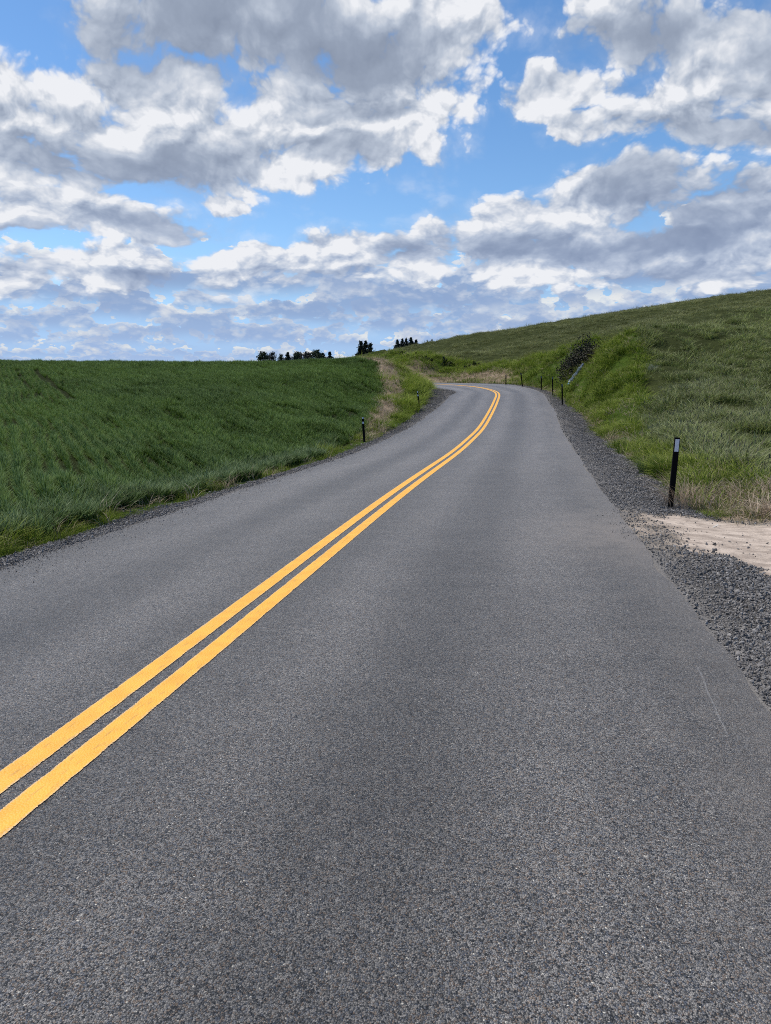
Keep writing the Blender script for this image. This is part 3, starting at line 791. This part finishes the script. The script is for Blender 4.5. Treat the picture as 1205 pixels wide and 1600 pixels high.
def mat_post():
    m, nt, b = new_mat('black_post_plastic')
    tc = nt.nodes.new('ShaderNodeTexCoord'); z = xyz(nt, tc.outputs['Object'])[2]
    n = noise(tc.outputs['Object'], 22., 5, .65, '3D')
    col = mix((n - .3).clamp() * .5, (.003, .003, .0033), (.010, .010, .010))
    col = mix(((.30 - z) * 1.6 + (n - .5) * 1.2).clamp() * .45, col, (.075, .060, .045))
    setc(nt, b, col); b.inputs['Roughness'].default_value = .8; b.inputs['Specular IOR Level'].default_value = .12
    return m
M_POST = mat_post()
M_REFL = mat_reflector(); M_REFL_DULL = mat_plain('grey_reflector_sheet', (.13, .15, .19), .5)
def box_bm(bm, x0, x1, y0, y1, z0, z1, bev=0):
    r = bmesh.ops.create_cube(bm, size=1)
    for v in r['verts']:
        v.co = Vector(((x0 + x1) / 2 + v.co.x * (x1 - x0), (y0 + y1) / 2 + v.co.y * (y1 - y0), (z0 + z1) / 2 + v.co.z * (z1 - z0)))
    if bev:
        ed = list({e for v in r['verts'] for e in v.link_edges})
        bmesh.ops.bevel(bm, geom=ed, offset=bev, segments=2, affect='EDGES', profile=.7)
def make_post(h, w, bands, sheet):
    """flat hollow plastic stake, rounded sides, with reflective sheet let into its face (facing local -Y)"""
    root = empty('delineator_post', (0, 0, 0))
    bm = bmesh.new(); t = w * .42
    ring = []
    for k in range(20):
        a = 2 * math.pi * k / 20; c, s = math.cos(a), math.sin(a)
        ring.append((math.copysign(abs(c) ** .35, c) * w / 2, math.copysign(abs(s) ** .45, s) * t / 2))
    levels = [(-.35, 1.0), (h - .012, 1.0), (h - .003, .97), (h, .90)]
    rows = [[bm.verts.new((x * k, y * k, z)) for x, y in ring] for z, k in levels]
    for a, b in zip(rows, rows[1:]):
        for k in range(20): bm.faces.new((a[k], a[(k + 1) % 20], b[(k + 1) % 20], b[k]))
    # a sunk hollow end on top
    inner = [bm.verts.new((x * .72, y * .6, h)) for x, y in ring]; deep = [bm.verts.new((x * .70, y * .58, h - .05)) for x, y in ring]
    for k in range(20):
        bm.faces.new((rows[-1][k], rows[-1][(k + 1) % 20], inner[(k + 1) % 20], inner[k])); bm.faces.new((inner[k], inner[(k + 1) % 20], deep[(k + 1) % 20], deep[k]))
    bm.faces.new(deep[::-1]) ; bm.faces.new(rows[0][::-1])
    bmesh.ops.recalc_face_normals(bm, faces=bm.faces)
    bm_obj('post', bm, M_POST, root)
    for z0, z1 in bands:
        fb = bmesh.new()
        box_bm(fb, -w * .40, w * .40, -t / 2 - .004, -t / 2 + .004, h - z1 - .006, h - z0 + .006, .002)
        fr = bm_obj('reflector_frame', fb, M_POST, root)
        rb = bmesh.new(); box_bm(rb, -w * .345, w * .345, -t / 2 - .0065, -t / 2 - .001, h - z1, h - z0, .0012)
        bm_obj('reflector', rb, sheet, fr)
    return root
POSTS = [
    ((1047.5, 793), (1058.5, 683.5), .079, [(.025, .20)], 'nearest black delineator post with tall white reflector, beside the dirt farm track', 0),
    ((878.8, 633), (878.4, 599.5), .085, [(.02, .17)], 'black delineator post on right gravel shoulder nearest the crumpled pale blue litter', 0),
    ((863.8, 618.5), (863.5, 588.5), .085, [(.02, .17)], 'black delineator post on right shoulder, second from the pale blue litter', 0),
    ((845.9, 609.8), (846, 587.5), .085, [(.02, .17)], 'black delineator post standing apart midway along the outside of the bend', 0),
    ((816.5, 604.2), (814, 582.5), .085, [(.02, .17)], 'black delineator post leaning left on the outside of the bend', 0),
    ((790.8, 602.3), (790.6, 585.5), .085, [(.02, .15)], 'farthest black delineator post on the outside of the bend, right of the yellow lines', 0),
    ((569.5, 690.5), (567, 651.3), .082, [(.012, .07), (.17, .24)], 'black delineator post with two white bands at the edge of the wheat field', 1),
    ((655.7, 641.5), (652.5, 611), .085, [(.012, .09), (.19, .27)], 'black delineator post with two white bands on gravel below the bright green bank', 1),
]
for (bx, by), (tx, ty), w, bands, lab, left in POSTS:
    p0 = hit(bx, by); p1 = at_depth(tx, ty, p0[1] + .02)
    ax = Vector(p1 - p0); h = ax.length
    p = make_post(h, w, bands, M_REFL if left or w < .08 else M_REFL_DULL)
    d, zr, st = road_uv([p0[0]], [p0[1]]); i = int(np.abs(RS - st[0]).argmin())
    yaw = math.atan2(-RN[i, 1], RN[i, 0]) * -1.0
    q = Vector((0, 0, 1)).rotation_difference(ax.normalized())
    p.rotation_mode = 'QUATERNION'; p.rotation_quaternion = q @ Matrix.Rotation(yaw * .6, 3, 'Z').to_quaternion()
    p.location = tuple(p0)
    tag(p, lab, 'delineator post', 'black delineator posts along the road')

# ------------------------------------------------------------------ trees beyond the hills
def tube(bm, pts, rad, sides=6):
    prev = None
    for i, (p, r) in enumerate(zip(pts, rad)):
        p = Vector(p); d = (Vector(pts[min(i + 1, len(pts) - 1)]) - Vector(pts[max(i - 1, 0)])).normalized()
        a = d.orthogonal().normalized(); b = d.cross(a)
        ring = [bm.verts.new(p + (a * math.cos(2 * math.pi * k / sides) + b * math.sin(2 * math.pi * k / sides)) * r) for k in range(sides)]
        if prev:
            for k in range(sides): bm.faces.new((prev[k], prev[(k + 1) % sides], ring[(k + 1) % sides], ring[k]))
        prev = ring
def leaf_quads(V, F, c, n, spread, size, r, flat=.0):
    for _ in range(n):
        o = c + r.normal(0, 1, 3) * spread; a = r.normal(0, 1, 3); a /= np.linalg.norm(a); b = np.cross(a, r.normal(0, 1, 3)); b /= np.linalg.norm(b) + 1e-6
        if flat: a[2] *= flat; b[2] *= flat
        s = size * r.uniform(.6, 1.3); k = len(V)
        V += [o - a * s, o - b * s * .55, o + a * s, o + b * s * .55]; F.append((k, k + 1, k + 2, k + 3))
def mat_foliage(name, c0, c1):
    m, nt, b = new_mat(name); p = pos_socket(nt)
    n = noise(p, 1.3, 4, .65, '3D'); setc(nt, b, mix(n.ss(.3, .7), c0, c1)); b.inputs['Roughness'].default_value = .7; b.inputs['Specular IOR Level'].default_value = .2
    return m
M_BARK = mat_plain('bark', (.06, .045, .035), .9, .1, .4, 6)
M_CONIF = mat_foliage('conifer_needles', (.008, .017, .010), (.022, .038, .022))
M_DECID = mat_foliage('broadleaf_leaves', (.018, .032, .014), (.045, .065, .028))
M_DECID2 = mat_foliage('grey_leaves', (.035, .034, .030), (.07, .066, .055))
def conifer(h, w, seed):
    r = np.random.default_rng(seed); root = empty('conifer_tree', (0, 0, 0))
    bm = bmesh.new(); tube(bm, [(0, 0, -.5), (0, 0, h * .5), (0, 0, h * .98)], [h * .022, h * .014, h * .003]); bm_obj('trunk', bm, M_BARK, root)
    V, F = [], []; lv = int(h * 2.2)
    for i in range(lv):
        t = i / lv; z = h * (.10 + .9 * t); rad = w * .5 * (1 - t) ** .85 * r.uniform(.75, 1.15) + .05
        nb = max(4, int(9 * (1 - t)))
        for k in range(nb):
            a = r.uniform(0, 6.28); L = rad * r.uniform(.6, 1.15)
            for q in np.linspace(.25, 1, max(2, int(L / .35))):
                c = np.array([math.cos(a) * L * q, math.sin(a) * L * q, z - L * q * .35])
                leaf_quads(V, F, c, 7, .16 + .10 * (1 - q), .30 + .12 * (1 - q), r)
    mesh_obj('crown', V, F, M_CONIF, root)
    return root
def broadleaf(h, w, seed, mat=None, gaps=.3, name='broadleaf_tree', trunk=.35):
    r = np.random.default_rng(seed); root = empty(name, (0, 0, 0))
    bm = bmesh.new(); tube(bm, [(0, 0, -.5), (.1, 0, h * trunk), (.05, .1, h * .8)], [h * .03, h * .022, h * .006])
    V, F = [], []
    for i in range(int(16 + 26 * (1 - gaps))):
        u = r.normal(0, 1, 3); u /= np.linalg.norm(u); k = r.uniform(.35, 1) ** .6
        c = np.array([u[0] * w * .42 * k, u[1] * w * .42 * k, h * (.5 + trunk * .25) + u[2] * h * .38 * k])
        if c[2] < h * .12: c[2] = h * .15
        c[0] *= 1.15 - .5 * abs(c[2] / h - .45); c[1] *= 1.15 - .5 * abs(c[2] / h - .45)
        if i % 3 == 0: tube(bm, [(0.05, 0, h * trunk * .9), tuple(c * np.array([.5, .5, .8])), tuple(c)], [h * .014, h * .009, h * .003], 5)
        leaf_quads(V, F, c, 46, w * .095, w * .065, r)
    bm_obj('trunk', bm, M_BARK, root); mesh_obj('crown', V, F, mat or M_DECID, root)
    return root
def stand(root, px, py_top, py_base, Y, lab, cat, group):
    b = at_depth(px, py_base, Y); gz = float(height([b[0]], [b[1]])[0])
    root.location = (b[0], b[1], gz); return tag(root, lab, cat, group)
def tree_h(px, py_top, Y):
    t = at_depth(px, py_top, Y); return t[2] - float(height([t[0]], [t[1]])[0])
TREES = [  # px, top y, width px, distance, kind, label, group
    (410.5, 548, 13, 400, 'b', 'rounded dark green tree at the left end of the row beyond the wheat field'),
    (425, 547, 11, 410, 'g', 'open brownish tree with gaps in its crown, second in the row beyond the wheat'),
    (439, 551, 8, 400, 'b', 'smallest round tree between the open brownish tree and a pointed conifer beyond the wheat'),
    (450, 547, 10, 395, 'c', 'pointed dark conifer left of the dense middle of the tree row beyond the wheat'),
    (460, 549, 9, 400, 'b', 'round tree at the left of the dense middle of the row beyond the wheat'),
    (466, 547, 11, 405, 'b', 'darkest dense round tree in the middle of the row beyond the wheat'),
    (474, 548, 9, 400, 'g', 'brownish tree right of the darkest tree in the row beyond the wheat'),
    (481, 547, 11, 405, 'g', 'brownish spreading tree left of the tallest tree in the row beyond the wheat'),
    (494, 545.5, 13, 400, 'b', 'tallest tree of the row beyond the wheat, with a pointed dark top'),
    (504, 549.5, 8, 405, 'b', 'low tree leaning against the right side of the tallest tree beyond the wheat'),
    (515.5, 546.5, 7, 390, 'c', 'lone narrow conifer at the right end of the row beyond the wheat'),
    (564, 529.5, 9, 290, 'c', 'left conifer of the dark clump above the end of the wheat field'),
    (571, 529, 11, 295, 'c', 'middle conifer of the dark clump above the end of the wheat field'),
    (579, 533, 9, 290, 'c', 'right shorter conifer of the dark clump above the end of the wheat field'),
    (621, 527.5, 9, 390, 'c', 'left conifer of the five standing on the hill skyline'),
    (629, 526, 9, 400, 'c', 'second conifer from the left of the five on the hill skyline'),
    (635, 525.5, 8, 395, 'c', 'narrow middle conifer of the five standing on the hill skyline'),
    (642, 523.5, 10, 400, 'c', 'tallest conifer of the five standing on the hill skyline'),
    (650, 527.5, 7, 392, 'c', 'right smallest conifer of the five standing on the hill skyline'),
    (668, 529.3, 4.5, 330, 'b', 'left of two tiny bushes on the hill skyline right of the conifers'),
    (675, 528, 5, 325, 'b', 'right of two tiny bushes on the hill skyline right of the conifers'),
]
for i, (px, ty, wpx, Y, kd, lab) in enumerate(TREES):
    h = tree_h(px, ty + 1.6, Y); w = wpx * Y / F_PX * 1.25
    if kd == 'c': o = conifer(h * .95, w * 2.0, 100 + i); cat = 'conifer'
    else: o = broadleaf(h, w * 1.1, 100 + i, M_DECID2 if kd == 'g' else M_DECID, .6 if kd == 'g' else .25); cat = 'tree'
    stand(o, px, ty, 556, Y, lab, cat, 'distant trees row beyond the wheat' if i < 11 else ('dark conifer clump above the wheat' if i < 14 else 'trees on the hill skyline'))

# ------------------------------------------------------------------ bush, weeds and litter on the banks
M_BUSH = mat_foliage('bush_leaves', (.018, .019, .011), (.075, .07, .045))
def bush(px, py, w, h, seed, lab, mat, name='bush', cat='bush', leaf=.07, dens=26, group=None, sink=.1, zs=1.0):
    p = hit(px, py); r = np.random.default_rng(seed); root = empty(name, (p[0], p[1], p[2] - sink))
    bm = bmesh.new(); V, F = [], []
    for i in range(dens):
        a = r.uniform(0, 6.28); k = math.sqrt(r.uniform(0, 1)); tz = r.uniform(.25, 1)
        c = np.array([math.cos(a) * k * w * .48, math.sin(a) * k * w * .40, 0.])
        g = float(height([p[0] + c[0]], [p[1] + c[1]])[0]) - p[2]
        g *= .75
        hh = h * tz * (1 - .45 * k * k) * r.uniform(.6, 1.25)
        c[2] = g + hh
        base_ = np.array([c[0] * .75, c[1] * .75, g - .1])
        tube(bm, [(0, 0, -.2), tuple(base_), tuple(base_ * .4 + c * .6 + r.normal(0, .05, 3)), tuple(c + (c - base_) * .15)], [.018 * h, .016 * h, .010 * h, .003 * h], 4)
        leaf_quads(V, F, c, 46, w * .06, leaf, r)
        leaf_quads(V, F, base_ * .45 + c * .55, 24, w * .06, leaf, r)
    bm_obj('stems', bm, M_BARK, root); mesh_obj('foliage', V, F, mat, root)
    return tag(root, lab, cat, group)
bush(906, 577, 3.3, 2.0, 5, 'dark twiggy bush growing on the right road bank above the posts', M_BUSH, leaf=.075, dens=100, sink=.0)
M_WEED = mat_foliage('weed_leaves', (.008, .016, .005), (.035, .055, .018))
for i, (px, py, wpx) in enumerate([(628, 556, 7), (637, 558, 6), (649, 559, 8), (663, 562, 8), (671, 566, 7), (697, 571, 12), (730, 579, 10), (745, 571, 9)]):
    p = hit(px, py); k = p[1] / F_PX
    lab = ['leftmost dark green weed clump along the top of the bank beyond the bend', 'second dark weed clump from the left along the bank top beyond the bend', 'third dark weed clump from the left along the bank top beyond the bend',
           'fourth dark weed clump from the left along the bank top beyond the bend', 'fifth dark weed clump from the left along the bank top beyond the bend', 'largest dark weed clump above the bare straw bank beyond the bend',
           'dark weed clump in the gully right of the bare straw bank', 'rightmost dark weed clump on the bank beyond the bend'][i]
    bush(px, py, wpx * k * 1.5, wpx * k * .85, 30 + i, lab, M_WEED, name='weed_clump', cat='weeds', leaf=.085, dens=12, group='weed clumps along the bank top', sink=.05)

M_PALE = mat_leaf('pale_weed_leaf', (.16, .19, .12), (.30, .33, .24), None, .3)
M_FRESH = mat_leaf('fresh_grass_leaf', (.05, .095, .018), (.12, .18, .05), (.24, .24, .11), .35)
def weed(name, px, py, lab, cat, **k):
    p = hit(px, py); o = tuft_mesh(name, **k); COL.objects.link(o); o.location = (p[0], p[1], p[2] - .02); return tag(o, lab, cat)
weed('pale_weed', 1018, 580, 'small pale grey weed alone on the dark right hillside below the bank nose', 'weed', mat=M_PALE, n=70, h=.55, w=.03, spread=.22, bend=.9, seed=301, lean=(-.1, 0))
weed('pale_weed', 1031, 682, 'pale silvery grass clump at the lower edge of the right hillside crop', 'weed', mat=M_PALE, n=110, h=.55, w=.014, spread=.24, bend=1.0, seed=302)
weed('grass_clump', 1014, 741, 'bushy green grass clump on the gravel edge left of the nearest post', 'grass clump', mat=M_FRESH, n=160, h=.48, w=.010, spread=.20, bend=1.0, seed=303, segs=4)
weed('pale_weed', 973, 693, 'whitish flowering weed at the gravel edge between green verge and right shoulder', 'weed', mat=M_PALE, n=90, h=.28, w=.014, spread=.3, bend=1.0, seed=304)
weed('dry_grass_clump', 1066, 792, 'straw coloured grass clump close behind the nearest black post', 'grass clump', mat=M_DRY, n=120, h=.50, w=.006, spread=.30, bend=1.1, seed=305, segs=4, lean=(-.25, 0))

def litter():
    """a crumpled sheet of pale blue plastic, one end rolled up"""
    p = hit(890, 607); q = at_depth(911, 592, p[1] + 1.0); q[2] = float(height([q[0]], [q[1]])[0])
    p[2] += .34; q[2] += .42
    root = empty('plastic_litter', p)
    ax = Vector(q - p); L = ax.length; ax.normalize(); side = ax.cross(Vector((0, 0, 1))).normalized(); up = side.cross(ax)
    r = np.random.default_rng(9); V, F = [], []; nu, nv = 26, 14
    for i in range(nu):
        t = i / (nu - 1); rad = .14 * (1 - .35 * t) * (1 + .18 * math.sin(t * 19)) * (min(1, t * 7 + .45))
        for j in range(nv):
            a = 2 * math.pi * j / nv; k = rad * (1 + r.normal(0, .13))
            V.append(ax * (t * L) + side * math.cos(a) * k * 1.2 + up * (math.sin(a) * k * .75 + .09))
    for i in range(nu - 1):
        for j in range(nv): F.append((i * nv + j, i * nv + (j + 1) % nv, (i + 1) * nv + (j + 1) % nv, (i + 1) * nv + j))
    F.append(tuple(range(nv - 1, -1, -1))); F.append(tuple((nu - 1) * nv + j for j in range(nv)))
    mesh_obj('sheet', V, F, mat_plain('pale_plastic', (.075, .10, .135), .9, .1, .5, 9), root)
    def knob(nm, off, rad, col):
        bm = bmesh.new(); bmesh.ops.create_icosphere(bm, subdivisions=2, radius=rad)
        for v in bm.verts: v.co = Vector((v.co.x, v.co.y, v.co.z * .8)) * (1 + r.normal(0, .07)) + off
        bm_obj(nm, bm, mat_plain(nm + '_plastic', col, .3, .5, .15, 9), root, True)
    knob('white_end', ax * .08 + up * .12, .11, (.42, .46, .50)); knob('blue_end', ax * -.10 + up * .05, .10, (.05, .22, .42))
    return tag(root, 'crumpled pale blue and white plastic litter on the right bank behind the posts', 'litter')
litter()
def scrap():
    p = hit(1118, 825); r = np.random.default_rng(3); V, F = [], []
    for i in range(7):
        for j in range(3):
            V.append((p[0] + (i - 3) * .010, p[1] + (j - 1) * .012 + r.normal(0, .004), p[2] + .012 + .005 * i + r.normal(0, .003)))
    for i in range(6):
        for j in range(2): F.append((i * 3 + j, i * 3 + 3 + j, i * 3 + 4 + j, i * 3 + 1 + j))
    o = mesh_obj('paper_scrap', V, F, mat_plain('white_paper', (.5, .48, .44), .8, .2)); o.modifiers.new('thickness', 'SOLIDIFY').thickness = .002
    tag(o, 'small white scrap at the grass edge of the dirt farm track', 'scrap')
scrap()
